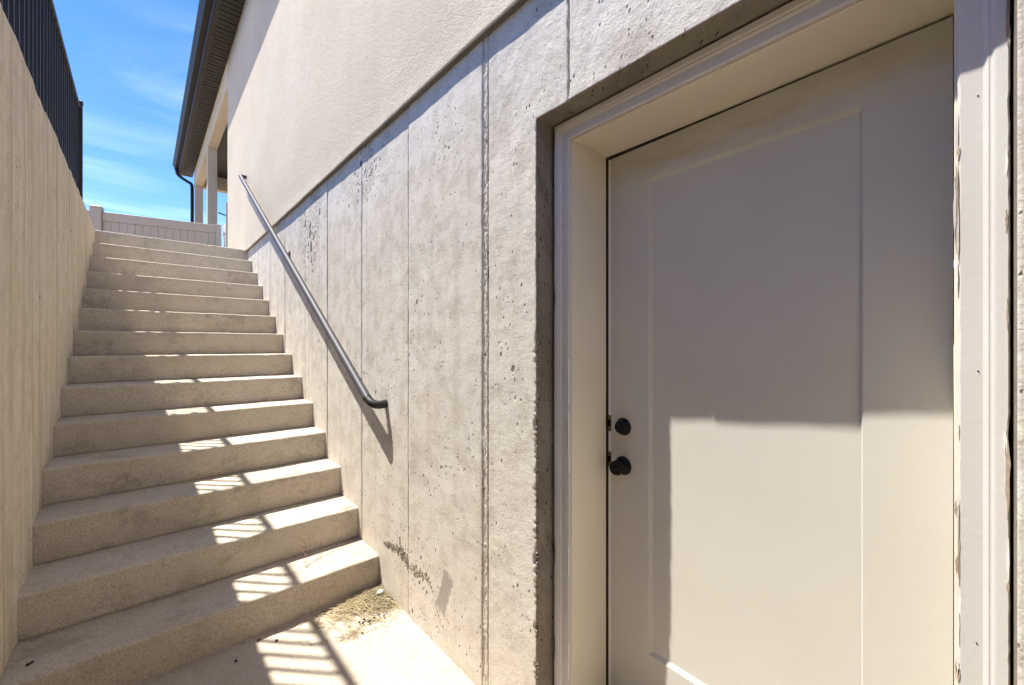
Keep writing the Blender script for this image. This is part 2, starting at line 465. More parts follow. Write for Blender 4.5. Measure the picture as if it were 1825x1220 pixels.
# ------------------------------------------------------------------ staircase
stairs = thing('concrete_staircase', (0.31, YB, FLOOR), 'straight flight of tan concrete steps between retaining wall and house', 'staircase')
def step_mesh(i):
    y0 = Y0 - DY * i; z1 = Z0 - DZ * i; zb = z1 - DZ - (0.012 if i < N - 1 else 0.05)
    r = 0.016
    prof = [(y0 + 0.006, zb)] + [(y0 + 0.006 - 0.004 * k / 7, zb + (z1 - r - zb) * k / 7) for k in range(1, 8)]
    prof += [(y0 + r - r * math.cos(a), z1 - r + r * math.sin(a)) for a in (R(25), R(50), R(72), R(90))]
    back = y0 + DY + 0.02
    prof += [(y0 + r + (back - y0 - r) * k / 7, z1) for k in range(1, 8)]
    prof += [(back, zb)]
    nx = 64
    xa, xb = XL - 0.015, XW + 0.012
    v, f = [], []
    for k in range(nx + 1):
        x = xa + (xb - xa) * k / nx
        edge = 0.0035 * nz(x * 5, i * 3.1, 0.5) + 0.0022 * nz(x * 23, i * 3.1, 2.5)
        for j, (y, z) in enumerate(prof):
            fine = 0.0016 * nz(x * 9, y * 9, z * 9 + i)
            nose = 1.0 if 6 <= j <= 12 else 0.5
            chip = 0.0
            if 8 <= j <= 11: chip = max(0.0, nz(x * 31, i * 7.7, 9.1) - 0.35) * 0.014
            v.append((x, y + (edge * nose + fine if 0 < j < len(prof) - 1 else 0) + chip, z + ((edge * 0.5 + fine) if 7 <= j < len(prof) - 1 else 0) - chip * 0.8))
    w = len(prof)
    for k in range(nx):
        for j in range(w - 1):
            f.append((k * w + j, k * w + j + 1, (k + 1) * w + j + 1, (k + 1) * w + j)[::-1])
        f.append((k * w + w - 1, k * w, (k + 1) * w, (k + 1) * w + w - 1)[::-1])
    f.append(tuple(range(w))); f.append(tuple(nx * w + j for j in range(w))[::-1])
    o = mesh_obj('step', v, f, M['step'], stairs, smooth=True)
    o.data.polygons[-1].use_smooth = False; o.data.polygons[-2].use_smooth = False
    return o
for i in range(N): step_mesh(i)

# ------------------------------------------------------------------ retaining wall on the left
rwall = thing('retaining_wall', (XL - 0.1, 2.5, FLOOR), 'tan board-formed concrete retaining wall below the black metal fence', 'wall')
ribs = []
yy = BACK - 0.1
while yy < WALL_END + 0.3:
    wdt = random.choice((0.035, 0.05, 0.07, 0.09, 0.12)); ribs.append((yy, yy + wdt, random.uniform(-0.0035, 0.0035))); yy += wdt
rib_y = np.array([r[0] for r in ribs]); rib_d = np.array([r[2] for r in ribs])
def rib(y):
    k = int(np.searchsorted(rib_y, y)) - 1
    k = max(0, min(len(ribs) - 1, k))
    d = rib_d[k]
    t = (y - ribs[k][0]) / 0.012
    if t < 1 and k > 0: d = rib_d[k - 1] + (d - rib_d[k - 1]) * max(0, t)
    return d
seams_l = [BACK, -0.65, -0.05, 0.55, 1.16, 1.77, 2.46, 3.08, 3.57, 4.19, 4.70, 5.3, 5.78, WALL_END]
def left_panel(y0, y1):
    ny = max(8, int((y1 - y0) / 0.011)); nzs = 90
    zb = FLOOR - 0.08
    v, f = [], []
    for k in range(ny + 1):
        y = y0 + (y1 - y0) * k / ny
        e = min(y - y0, y1 - y)
        top = WALLTOP + 0.004 * nz(y * 6, 3.3, 0) + 0.006 * max(0, nz(y * 22, 1.3, 0))
        if y1 >= WALL_END - 1e-6 and y > WALL_END - 0.12:
            top -= 0.05 * ((y - WALL_END + 0.12) / 0.12) ** 2
        for j in range(nzs + 1):
            z = zb + (top - zb) * j / nzs
            x = XL + rib(y + 0.006 * nz(y, z * 0.7, 3)) + 0.0025 * nz(y * 2.2, z * 2.2, 8) + 0.001 * nz(y * 15, z * 15, 2)
            if e < 0.004: x -= 0.006 + 0.004 * nz(0.3, z * 11, y0)
            if j == nzs: x -= 0.006
            v.append((x, y, z))
    w = nzs + 1
    for k in range(ny):
        for j in range(nzs):
            f.append((k * w + j, (k + 1) * w + j, (k + 1) * w + j + 1, k * w + j + 1))
    # top cap and back
    n = len(v)
    for k in range(ny + 1):
        p = v[k * w + nzs]
        v.append((XL - 0.2, p[1], p[2])); v.append((XL - 0.2, p[1], zb))
    for k in range(ny):
        f.append((k * w + nzs, (k + 1) * w + nzs, n + 2 * k + 2, n + 2 * k))
        f.append((n + 2 * k, n + 2 * k + 2, n + 2 * k + 3, n + 2 * k + 1))
    f.append(tuple(j for j in range(w)) + (n, n + 1)); f.append((tuple(ny * w + j for j in range(w)) + (n + 2 * ny, n + 2 * ny + 1))[::-1])
    o = mesh_obj('concrete_panel', v, f, M['left'], rwall)
    return o
for a, b in zip(seams_l, seams_l[1:]): left_panel(a, b)
box('return_wall', (XL - 0.2, BACK - 0.2, FLOOR - 0.08), (XW + 0.1, BACK - 0.003, WALLTOP - 0.01), M['left'], rwall, 0.006)

# ------------------------------------------------------------------ house
house = thing('house', (XW, 1.0, FLOOR), 'cream stucco house on a concrete foundation with dark eaves, porch and basement door', 'house')
STX = 0.972; STZ = 1.205; WEND = 7.638
SOF = 4.40; HB = -3.0
OPL, OPR, OPT = 0.994, -0.047, 0.775            # concrete door opening
fnd = box('foundation_wall', (1.115, HB, FLOOR - 0.1), (1.3, BACK - 0.3, STZ), M['wall'], house)

def wall_panel(y0, y1, z0, z1, res, name='concrete_panel', hole=None, seam=0.014, seed=0, chew=0.0):
    """front of the cast wall between two form seams, with recessed arrises; hole = (ymax, ztop): opening cut below ztop for y < ymax"""
    def axis(a, b, st, extra):
        n = max(2, int((b - a) / st)); L = [a, a + 0.0046, b - 0.0046, b] + [a + (b - a) * k / n for k in range(1, n)]
        L = sorted(set(round(q, 5) for q in L + extra if a - 1e-6 <= q <= b + 1e-6))
        return L
    ys = axis(y0, y1, res, [hole[0], hole[0] + 0.003] if hole else [])
    zs = axis(z0, z1, res * (0.8 if hole else 1.3), [hole[1]] if hole else [])
    v, f = [], []
    def skip(j, k):
        return hole and ys[j + 1] <= hole[0] + 1e-6 and zs[k + 1] <= hole[1] + 1e-6
    off = 0.0015 * math.sin(seed * 2.3)
    for y in ys:
        ey = min(y - y0, y1 - y)
        for z in zs:
            x = XW + off + 0.0022 * nz(y * 3.1, z * 3.1, 1 + seed) + 0.0012 * nz(y * 12, z * 12, seed) + 0.0006 * nz(y * 40, z * 40, seed)
            yj = y; zj = z
            if ey < 0.0048 and not (z0 > 0 and z - z0 < 0.012):
                x += seam * (1.0 if ey < 1e-4 else 0.08) * (1 + 0.8 * nz(z * 18, y0, 3))
                yj += (0.003 * nz(z * 26, y0, 5) + 0.002 * nz(z * 70, y0 + y, 5)) * (0 if ey < 1e-4 else 1)
            if hole:
                near_y = abs(y - hole[0]) < 1e-5 and z <= hole[1] + 1e-5
                near_y2 = 0.0005 < y - hole[0] < 0.0115 and z <= hole[1] + 0.004
                if near_y2:
                    bite = max(0, nz(z * 150, 2.2, 7) * 0.006 + nz(z * 60, 2.2, 7) * 0.006 + nz(z * 17, 8.2, 7) * 0.010 + 0.002) * chew * (1.5 if z < 0.0 else 0.55)
                    yj = max(y, hole[0] + bite + 0.2 * (y - hole[0])); x += max(0, bite * 0.5 - (y - hole[0]) * 0.3)
                near_z = abs(z - hole[1]) < 1e-5 and y <= hole[0] + 1e-5
                if near_y:
                    bite = max(0, nz(z * 150, 2.2, 7) * 0.006 + nz(z * 60, 2.2, 7) * 0.006 + nz(z * 17, 8.2, 7) * 0.010 + 0.002) * chew * (1.5 if z < 0.0 else 0.55)
                    yj += bite; x += 0.002 + bite * 0.9
                if near_z:
                    zj += nz(y * 45, 2.2, 1) * 0.0008; x += 0.0004
            v.append((x, yj, zj))
    w = len(zs)
    used = set()
    for j in range(len(ys) - 1):
        for k in range(w - 1):
            if skip(j, k): continue
            f.append((j * w + k, j * w + k + 1, (j + 1) * w + k + 1, (j + 1) * w + k)); 
    nface = len(f)
    # boundary walls back to x = 1.115
    from collections import Counter
    ec = Counter()
    for q in f:
        for a, b in zip(q, q[1:] + q[:1]): ec[(a, b)] += 1
    back = {}
    def bk(i):
        if i not in back:
            back[i] = len(v); y, z = v[i][1], v[i][2]
            # the reveal runs straight although the arris is chewed
            if hole and abs(y - hole[0]) < 0.03 and z < hole[1] - 0.002: y = hole[0] + 0.001
            if hole and abs(z - hole[1]) < 0.012 and y < hole[0] - 0.002: z = hole[1] + 0.001
            jag = 0.006 + 0.006 * nz(z * 55, y * 55, 3)
            v.append((XW + 0.010 + jag, y, z)); v.append((1.115, y, z))
        return back[i]
    for (a, b) in list(ec):
        if (b, a) not in ec:
            f.append((b, a, bk(a), bk(b))); f.append((bk(b), bk(a), bk(a) + 1, bk(b) + 1))
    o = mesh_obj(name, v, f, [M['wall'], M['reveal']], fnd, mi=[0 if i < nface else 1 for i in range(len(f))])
    sm = [i < nface for i in range(len(f))]
    o.data.polygons.foreach_set('use_smooth', sm)
    return o
zb = FLOOR - 0.05
TOPZ = STZ + 0.03
SEAM = [1.272, 1.9, 2.494, 3.121, 3.66, 4.326, 4.93, 5.54, 6.15, 6.8]
wall_panel(0.849, 1.2555, zb, TOPZ, 0.006, hole=(OPL, OPT), seed=1, chew=1.0)
for k, (a, b) in enumerate(zip(SEAM, SEAM[1:])):
    wall_panel(a + (0.0165 if k == 0 else 0.0), b, zb, TOPZ, 0.010 if b < 3 else 0.02, seed=k + 2)
# over the door and beyond it
wall_panel(0.24, 0.849, OPT + 0.0005, TOPZ, 0.008, seed=14)
wall_panel(-0.37, 0.24, zb, TOPZ, 0.012, seed=15, hole=None) if False else None
def mirrored():
    # panel with the opening's far side: opening for y > OPR below the head
    ys0, ys1 = -0.37, 0.24
    wall_panel(OPR, 0.24, OPT + 0.0005, TOPZ, 0.009, seed=16, seam=0.0)
    wall_panel(-0.37, OPR, zb, TOPZ, 0.009, seed=17, seam=0.0)
mirrored()
wall_panel(-1.30, -0.37, zb, TOPZ, 0.03, seed=18)

# double form seam packed with mortar ridges
def seam_filler(yc, half, z0, z1):
    v, f = [], []
    cols = [-1, -0.8, -0.62, -0.45, -0.3, -0.1, 0.1, 0.28, 0.42, 0.55, 0.72, 0.86, 1]
    prof = [0.014, 0.004, 0.000, 0.002, 0.002, 0.001, 0.002, 0.001, 0.000, 0.011, 0.000, 0.009, 0.000]
    nzv = int((z1 - z0) / 0.006)
    for k in range(nzv + 1):
        z = z0 + (z1 - z0) * k / nzv
        g = max(0, nz(z * 7, 4, 4)) * 0.004
        for c, p in zip(cols, prof):
            v.append((XW + (p if p < 0.005 else p * (0.7 + 1.1 * nz(z * 9, c * 3, 6))) + 0.0028 * nz(z * 24, c * 2.6, 3) + 0.0022 * nz(z * 75, c * 5, 1) - g * 0.4, yc + c * half + 0.0012 * nz(z * 8, c, 9), z))
    w = len(cols)
    for k in range(nzv):
        for j in range(w - 1):
            f.append((k * w + j, (k + 1) * w + j, (k + 1) * w + j + 1, k * w + j + 1))
    o = mesh_obj('seam_filler', v, f, M['wall'], fnd)
    return o
seam_filler(1.272, 0.0175, zb, TOPZ - 0.01)

# crumbs left standing on the chewed arris of the opening, and the honeycombed spill near the steps
def lumps(name, pts, mat, parent, squash=1.0):
    bm = bmesh.new()
    for (p, r) in pts:
        m = Matrix.Translation(p) @ Matrix.Rotation(random.uniform(0, 6.28), 4, Vector((random.random(), random.random(), random.random() + 0.01)).normalized())
        g = bmesh.ops.create_icosphere(bm, subdivisions=1, radius=r, matrix=m)
        for q in g['verts']:
            d = q.co - Vector(p)
            q.co = Vector(p) + Vector((d.x * squash, d.y, d.z)) * (1 + 0.55 * nz(q.co.x * 160, q.co.y * 160, q.co.z * 160))
    o = bm_obj(name, bm, mat, parent)
    return tag(o, kind='stuff')
pts = []
z = FLOOR
while z < 0.7:
    dens = 0.8 if z < 0.1 else 0.3
    g = nz(z * 4, 5, 5)
    if random.random() < dens * (0.55 + g):
        r = random.uniform(0.0012, 0.0032) * (1.3 if z < -0.15 and g > 0.1 else 1)
        pts.append(((XW + 0.007 + random.uniform(-0.001, 0.006), OPL + random.uniform(0.001, 0.006), z), r))
    z += random.uniform(0.002, 0.007)
lumps('crumbled_edge', pts, M['wall'], fnd)
pts = []
for k in range(620):
    t = random.random()
    y = 2.17 - 0.50 * t; z = -1.095 + 0.02 * math.sin(t * 7) + 0.01 * t + (0.05 * max(0, 1 - abs(t - 0.38) / 0.12) * random.random()) - (0.07 * max(0, t - 0.85) / 0.15 * random.random())
    sp = 0.022 * (0.4 + 0.8 * math.sin(math.pi * min(1, max(0, t))))
    pts.append(((XW + random.uniform(-0.002, 0.003), y + random.gauss(0, 0.01), z + random.gauss(0, sp * 0.6)), random.uniform(0.0018, 0.0055)))
lumps('mortar_spill', pts, M['reveal'], fnd, 0.9)

# stucco front: a skin 33 mm proud of the concrete with a rounded drip edge
def stucco_front():
    ys = [HB + (WEND - HB) * k / 420 for k in range(421)]
    zs = [(0.05, 0.006), (0.004, 0.0), (0.0005, 0.0015), (-0.0015, 0.005), (0.0, 0.016), (0.0, 0.12)]
    top = SOF + 0.02
    v, f = [], []
    for y in ys:
        wv = 0.003 * nz(y * 2.5, 1, 1) + 0.0022 * nz(y * 17, 2, 2)
        for j, (dx, dz) in enumerate(zs):
            v.append((STX + dx + (0.0012 * nz(y * 9, j, 4) if j > 1 else 0), y, STZ + dz + wv))
        for k in range(1, 9):
            z = STZ + 0.12 + (top - STZ - 0.12) * k / 8
            v.append((STX + 0.0025 * nz(y * 1.2, z * 1.2, 4), y, z))
        v.append((STX + 0.18, y, top)); v.append((STX + 0.18, y, STZ + 0.004))
    w = len(zs) + 10
    for k in range(len(ys) - 1):
        for j in range(w - 1):
            f.append((k * w + j, k * w + j + 1, (k + 1) * w + j + 1, (k + 1) * w + j))
    f.append(tuple(range(w))[::-1]); f.append(tuple((len(ys) - 1) * w + j for j in range(w)))
    o = mesh_obj('stucco_wall', v, f, [M['stucco'], M['lip_shade']], house, smooth=True, mi=[1 if (i < (len(ys) - 1) * (w - 1) and i % (w - 1) == 0) else 0 for i in range(len(f))])
    o.data.polygons[-1].use_smooth = False; o.data.polygons[-2].use_smooth = False
stucco_front()
box('stucco_wall', (STX + 0.181, WEND - 0.2, STZ), (8.5, WEND - 0.001, SOF + 0.02), M['stucco'], house)
box('stucco_wall', (STX + 0.181, HB, STZ), (8.5, HB + 0.2, SOF + 0.02), M['stucco'], house)
box('stucco_wall', (8.3, HB + 0.201, STZ), (8.501, WEND - 0.201, SOF + 0.02), M['stucco'], house)

# porch: beam, posts, ceiling
PEND = 13.2
BZ = 4.03
box('porch_beam', (STX + 0.001, WEND + 0.002, BZ), (STX + 0.17, PEND - 0.003, SOF + 0.02), M['trim_stucco'], house, 0.006)
box('porch_beam', (STX + 0.171, PEND - 0.2, BZ + 0.002), (6.0, PEND - 0.01, SOF - 0.03), M['trim_stucco'], house, 0.006)
for y in (10.31, 12.97):
    box('porch_post', (STX + 0.003, y, GROUND - 0.05), (STX + 0.165, y + 0.16, BZ + 0.004), M['trim_stucco'], house, 0.006)
box('porch_post', (5.8, 12.97, GROUND - 0.05), (5.96, 13.13, BZ + 0.004), M['trim_stucco'], house, 0.006)
pc = tag(box('porch_ceiling', (STX + 0.171, WEND + 0.003, SOF - 0.028), (6.0, PEND, SOF + 0.0), M['soffit'], house), 'dark brown porch ceiling')

# soffit, fascia, gutter, roof
REND = 13.66
sof = box('soffit', (0.735, HB, SOF + 0.012), (STX - 0.002, REND - 0.02, SOF + 0.03), M['brown'], house)
bm = bmesh.new(); add_box(bm, (0.748, 0, SOF), (STX - 0.004, 0.086, SOF + 0.0125), 0.003)
sm = bpy.data.meshes.new('soffit_slat'); bm.to_mesh(sm); bm.free(); sm.materials.append(M['soffit'])
y = 4.6
while y < REND - 0.12:
    o = link(bpy.data.objects.new('soffit_slat', sm), sof)
    o.location = (0, y, 0.0015 * math.sin(y * 37)); y += 0.098
trim = box('soffit_trim', (0.705, HB, SOF - 0.004), (0.749, REND - 0.015, SOF + 0.02), M['brown'], house, 0.002)
bm = bmesh.new(); lathe(bm, [(0, 0.004), (0.002, 0.0035)], (0, 0, 0), (0, 0, -1), 8)
nm = bpy.data.meshes.new('nail'); bm.to_mesh(nm); bm.free(); nm.materials.append(M['nail'])
y = 5.2
while y < REND:
    o = link(bpy.data.objects.new('nail', nm), trim); o.location = (0.727, y, SOF - 0.004); y += 0.41
fas = prism_y('fascia', [(0.68, SOF - 0.006), (0.704, SOF - 0.006), (0.704, SOF + 0.25), (0.68, SOF + 0.25)], HB, REND, M['brown'], house)
G0 = 4.515
gprof = [(0.678, G0), (0.612, G0), (0.603, G0 + 0.02), (0.603, G0 + 0.06), (0.590, G0 + 0.085), (0.572, G0 + 0.112), (0.566, G0 + 0.135), (0.574, G0 + 0.140), (0.584, G0 + 0.134), (0.600, G0 + 0.098), (0.612, G0 + 0.066), (0.614, G0 + 0.01), (0.674, G0 + 0.01), (0.674, G0 + 0.13), (0.678, G0 + 0.13)]
prism_y('gutter', gprof, HB, REND, M['gutter'], house)
prism_y('gutter_end_cap', [(0.678, G0 - 0.002), (0.610, G0 - 0.002), (0.600, G0 + 0.02), (0.600, G0 + 0.06), (0.588, G0 + 0.085), (0.569, G0 + 0.112), (0.563, G0 + 0.138), (0.678, G0 + 0.138)], REND + 0.001, REND + 0.006, M['gutter'], house)
rise = 0.42
roof = prism_y('roof', [(0.64, SOF + 0.262), (4.75, SOF + 0.262 + 4.11 * rise), (8.9, SOF + 0.262), (8.9, SOF + 0.30), (4.75, SOF + 0.31 + 4.11 * rise), (0.64, SOF + 0.30)], HB - 0.2, REND + 0.03, M['roof'], house)
prism_y('gable_wall', [(0.72, SOF + 0.26), (8.8, SOF + 0.26), (4.75, SOF + 0.24 + 4.0 * rise)], REND - 0.1, REND - 0.03, M['trim_stucco'], house)
# downspout
def rect_sweep(name, pts, w, h, mat, parent):
    bm = bmesh.new(); tube(bm, pts, 0.036, 12); return bm_obj(name, bm, mat, parent)
dp = [(0.645, 13.50, G0 - 0.001), (0.645, 13.50, 4.44), (0.652, 13.48, 4.38), (0.68, 13.45, 4.33), (0.76, 13.38, 4.25), (0.85, 13.28, 4.165), (0.90, 13.2, 4.115), (0.92, 13.13, 4.06), (0.925, 13.09, 3.98), (0.925, 13.08, 3.85), (0.925, 13.07, 2.0), (0.925, 13.07, GROUND + 0.02)]
rect_sweep('downspout', dp, 0, 0, M['gutter'], house)

# ------------------------------------------------------------------ door frame and door (parts of the house)
DX = 1.305
JL, JR, JT = 0.917, 0.021, 0.706
frame = box('door_frame', (1.098, JL, FLOOR + 0.002), (DX - 0.008, JL + 0.028, JT + 0.028), M['jamb'], house, 0.001)
box('jamb', (1.098, JR - 0.028, FLOOR + 0.002), (DX - 0.008, JR, JT + 0.028), M['jamb'], frame, 0.001)
box('head_jamb', (1.0985, JR + 0.0005, JT), (DX - 0.008, JL - 0.0005, JT + 0.028), M['jamb'], frame, 0.001)
box('threshold', (1.06, JR + 0.001, FLOOR + 0.003), (DX + 0.05, JL - 0.001, FLOOR + 0.03), M['brown'], frame, 0.004)
# brickmould: profile as (distance from inner edge, x of the face)
BM = [(0.0, 1.0975), (0.0, 1.090), (0.004, 1.0865), (0.030, 1.0862), (0.032, 1.0852), (0.0345, 1.0832), (0.0365, 1.0818), (0.0385, 1.0824), (0.0405, 1.0818), (0.0425, 1.0800), (0.0455, 1.0792), (0.058, 1.078), (0.060, 1.080), (0.060, 1.118)]
def mould(name, side):
    v, f = [], []
    n = len(BM)
    ends = []
    def P(d, x, which):
        if side == 'L': return (x, JL + 0.004 + d, FLOOR + 0.004 if which == 0 else JT + 0.004 + d)
        if side == 'R': return (x, JR - 0.004 - d, FLOOR + 0.004 if which == 0 else JT + 0.004 + d)
        return (x, JL + 0.004 + d if which == 0 else JR - 0.004 - d, JT + 0.004 + d)
    seg = 150 if side == 'R' else 60
    for k in range(seg + 1):
        t = k / seg
        for i, (d, x) in enumerate(BM):
            a = Vector(P(d, x, 0)); b = Vector(P(d, x, 1)); p = a.lerp(b, t)
            if side != 'H':
                s = 1 if side == 'L' else -1
                # splintered outer and inner arrises
                if i in (11, 12): p.y -= s * max(0, nz(p.z * 9, 3 + s, 1) - 0.12) * 0.008 + s * 0.0008 * nz(p.z * 60, s, 3)
                if i in (1, 2) : p.y += s * 0.0012 * nz(p.z * 30, 8 + s, 1)
            v.append(p)
    for k in range(seg):
        for i in range(n - 1):
            q = (k * n + i, k * n + i + 1, (k + 1) * n + i + 1, (k + 1) * n + i)
            f.append(q if side != 'L' else q[::-1])
    bm = bmesh.new()
    bv = [bm.verts.new(p) for p in v]
    for q in f: bm.faces.new([bv[i] for i in q])
    return bm_obj(name, bm, M['mould'], frame)
for s_ in ('L', 'R', 'H'): mould('brickmould', s_)
box('dark_gap_backing', (1.119, OPR - 0.05, FLOOR), (1.16, JR - 0.029, OPT + 0.04), M['rubber_and_gap'], frame)  # black boxes added behind the mould to paint the gap's darkness
box('dark_gap_backing', (1.119, JL + 0.029, FLOOR), (1.16, OPL + 0.05, OPT + 0.04), M['rubber_and_gap'], frame)
box('dark_gap_backing', (1.119, JR - 0.028, JT + 0.029), (1.16, JL + 0.028, OPT + 0.04), M['rubber_and_gap'], frame)
# nail holes with rust-dark centres, torn paint showing wood
def disc(name, c, r, mat, parent):
    bm = bmesh.new(); lathe(bm, [(0, r), (0.0008, r * 0.9)], c, (-1, 0, 0), 10); return bm_obj(name, bm, mat, parent)
def shard(name, pts, x, depth, mat, parent):
    """thin splinter standing off the mould: outline in (y, z)"""
    n = len(pts)
    v = [(x + 0.0015 * nz(i, 1, 1), p[0], p[1]) for i, p in enumerate(pts)] + [(x + depth, p[0], p[1]) for p in pts]
    f = [tuple(range(n)), tuple(range(n, 2 * n))[::-1]] + [(i, (i + 1) % n, n + (i + 1) % n, n + i) for i in range(n)]
    bm = bmesh.new(); bv = [bm.verts.new(p) for p in v]
    for q in f: bm.faces.new([bv[i] for i in q])
    return bm_obj(name, bm, mat, parent)
for (yy, zz) in ((0.0075, 0.437), (0.0072, -0.044), (0.009, -0.52), (0.006, 0.62)):
    disc('nail_hole', (1.0862, yy - 0.015, zz), 0.0013, M['pod'], frame)
for (yy, zz) in ((0.951, -0.1), (0.951, 0.42), (0.951, -0.6)):
    disc('nail_hole', (1.0862, yy, zz), 0.0018, M['pod'], frame)
rs = random.Random(3)
def sliver(y, z0, z1, w, mat, x, dep=0.004):
    n = 7
    a = [(y + w * (0.15 * rs.uniform(-1, 1)), z0 + (z1 - z0) * k / n) for k in range(n + 1)]
    ww = [w * math.sin(math.pi * min(1, max(0.02, k / n))) * rs.uniform(0.6, 1.1) for k in range(n + 1)]
    pts = [(p[0] - q / 2, p[1]) for p, q in zip(a, ww)] + [(p[0] + q / 2, p[1]) for p, q in zip(a[::-1], ww[::-1])]
    shard('paint_splinter', pts, x, dep, mat, frame)
yi = JR - 0.004; yo = JR - 0.064
sliver(yi + 0.0015, 0.16, 0.33, 0.006, M['rawwood'], 1.0858, 0.0015)
sliver(yi + 0.003, 0.19, 0.30, 0.004, M['mould'], 1.0852, 0.0012)
sliver(yi - 0.001, 0.15, 0.25, 0.003, M['mould'], 1.0853, 0.0012)
sliver(yi + 0.001, 0.33, 0.42, 0.003, M['mould'], 1.0853, 0.0012)
sliver(yi - 0.002, -0.43, -0.30, 0.003, M['rawwood'], 1.0858, 0.0015)
sliver(yi - 0.001, -0.36, -0.27, 0.0025, M['mould'], 1.0853, 0.0012)
sliver(yi - 0.003, -0.80, -0.66, 0.007, M['rawwood'], 1.0856, 0.0015)
sliver(yo + 0.003, -0.29, -0.13, 0.006, M['rawwood'], 1.0772, 0.0015)
sliver(yo + 0.005, -0.25, -0.16, 0.002, M['mould'], 1.0770, 0.001)
sliver(yo + 0.003, 0.50, 0.60, 0.004, M['rawwood'], 1.0772, 0.0015)
sliver(yo + 0.004, 0.19, 0.23, 0.003, M['rawwood'], 1.0772, 0.0015)
sliver(yo + 0.004, -0.85, -0.75, 0.004, M['rawwood'], 1.0772, 0.0015)
for k in range(16):
    z0 = rs.uniform(-1.1, 0.5); hh_ = rs.uniform(0.015, 0.07)
    sliver(yi + rs.uniform(-0.002, 0.003), z0, z0 + hh_, rs.uniform(0.002, 0.005), M['rawwood'] if k % 3 else M['white_edge'], 1.0855, 0.0015)
for k in range(9):
    z0 = rs.uniform(-1.1, 0.6)
    sliver(yo + rs.uniform(0.001, 0.005), z0, z0 + rs.uniform(0.02, 0.09), rs.uniform(0.002, 0.004), M['rawwood'] if k % 2 else M['white_edge'], 1.0770, 0.0015)
for k in range(9):
    z0 = rs.uniform(-1.2, 0.1)
    sliver(JL + 0.005 + rs.uniform(-0.001, 0.002), z0, z0 + rs.uniform(0.04, 0.16), rs.uniform(0.0015, 0.003), M['white_edge'], 1.0852)
sliver(JL + 0.062, -0.12, 0.02, 0.003, M['rawwood'], 1.0772, 0.0015)
sliver(JL + 0.012, -0.36, -0.24, 0.003, M['rawwood'], 1.0855)

# door leaf: one recessed panel
PL, PR_, PT, PB = 0.745, 0.173, 0.578, -1.065
def skew(y): return -0.028 * (0.905 - y) / 0.88      # the leaf hangs slightly out of square in its frame
DYL, DYR, DT, DB = 0.899, 0.026, 0.698, FLOOR + 0.034
def door_leaf():
    bev, dep = 0.0125, 0.010
    v = [(DX, DYL, DB), (DX, DYR, DB), (DX, DYR, DT), (DX, DYL, DT),
         (DX, PL, PB), (DX, PR_, PB), (DX, PR_, PT), (DX, PL, PT),
         (DX + dep, PL - bev, PB + bev), (DX + dep, PR_ + 0.006, PB + bev), (DX + dep, PR_ + 0.006, PT - bev), (DX + dep, PL - bev, PT - bev),
         (DX + 0.044, DYL, DB), (DX + 0.044, DYR, DB), (DX + 0.044, DYR, DT), (DX + 0.044, DYL, DT)]
    f = [(0, 1, 5, 4), (1, 2, 6, 5), (2, 3, 7, 6), (3, 0, 4, 7)]
    f += [(4, 5, 9, 8), (5, 6, 10, 9), (6, 7, 11, 10), (7, 4, 8, 11)]
    f += [(0, 12, 13, 1), (1, 13, 14, 2), (2, 14, 15, 3), (3, 15, 12, 0), (12, 15, 14, 13)]
    v = [(skew(p[1]) + p[0], p[1], p[2]) for p in v]
    bm = bmesh.new(); bv = [bm.verts.new(p) for p in v]
    for q in f: bm.faces.new([bv[i] for i in q])
    return bm_obj('door', bm, M['door'], house)
door = tag(door_leaf(), 'closed greige door with one tall recessed panel')
ya, yb_, za, zb_ = PR_ + 0.0062, PL - 0.0127, PB + 0.0127, PT - 0.0127
pv = [(DX + 0.0098 + skew(y) + d, y, z) for d in (0, 0.02) for (y, z) in ((ya, za), (yb_, za), (yb_, zb_), (ya, zb_))]
mesh_obj('recessed_panel', pv, [(3, 2, 1, 0), (4, 5, 6, 7), (0, 1, 5, 4), (1, 2, 6, 5), (2, 3, 7, 6), (3, 0, 4, 7)], M['door'], door)
box('weatherstrip', (DX - 0.0078, JL - 0.0015, DB), (DX + 0.02, JL + 0.010, JT + 0.004), M['rubber_and_gap'], frame)
box('door_edge_strip', (DX + 0.0015, DYL + 0.0018, DB), (DX + 0.03, JL - 0.004, DT), M['white_edge'], door)
box('weatherstrip', (DX - 0.0078, JR - 0.002, JT - 0.005), (DX + 0.02, JL - 0.004, JT + 0.012), M['rubber_and_gap'], frame)
box('weatherstrip', (DX - 0.0078, JR - 0.002, DB), (DX + 0.02, DYR - 0.001, JT - 0.006), M['rubber_and_gap'], frame)
for (zc_, hh) in ((-0.29, 0.030), (-0.425, 0.028)):
    box('latch_plate', (DX - 0.001, DYL + 0.001, zc_ - hh), (DX + 0.02, JL - 0.003, zc_ + hh), M['brass'], door, 0.001)
    box('latch_bolt', (DX - 0.003, DYL + 0.002, zc_ - 0.012), (DX + 0.012, JL - 0.002, zc_ + 0.012), M['knob'], door, 0.002)
KY = 0.846
bm = bmesh.new()
lathe(bm, [(0, 0.032), (0.003, 0.032), (0.006, 0.0305), (0.022, 0.0235), (0.026, 0.0215), (0.027, 0.0195), (0.0265, 0.012), (0.0285, 0.011), (0.0285, 0.001)], (DX, KY, -0.294), (-1, 0, 0))
bm_obj('deadbolt', bm, M['knob'], door)
bm = bmesh.new()
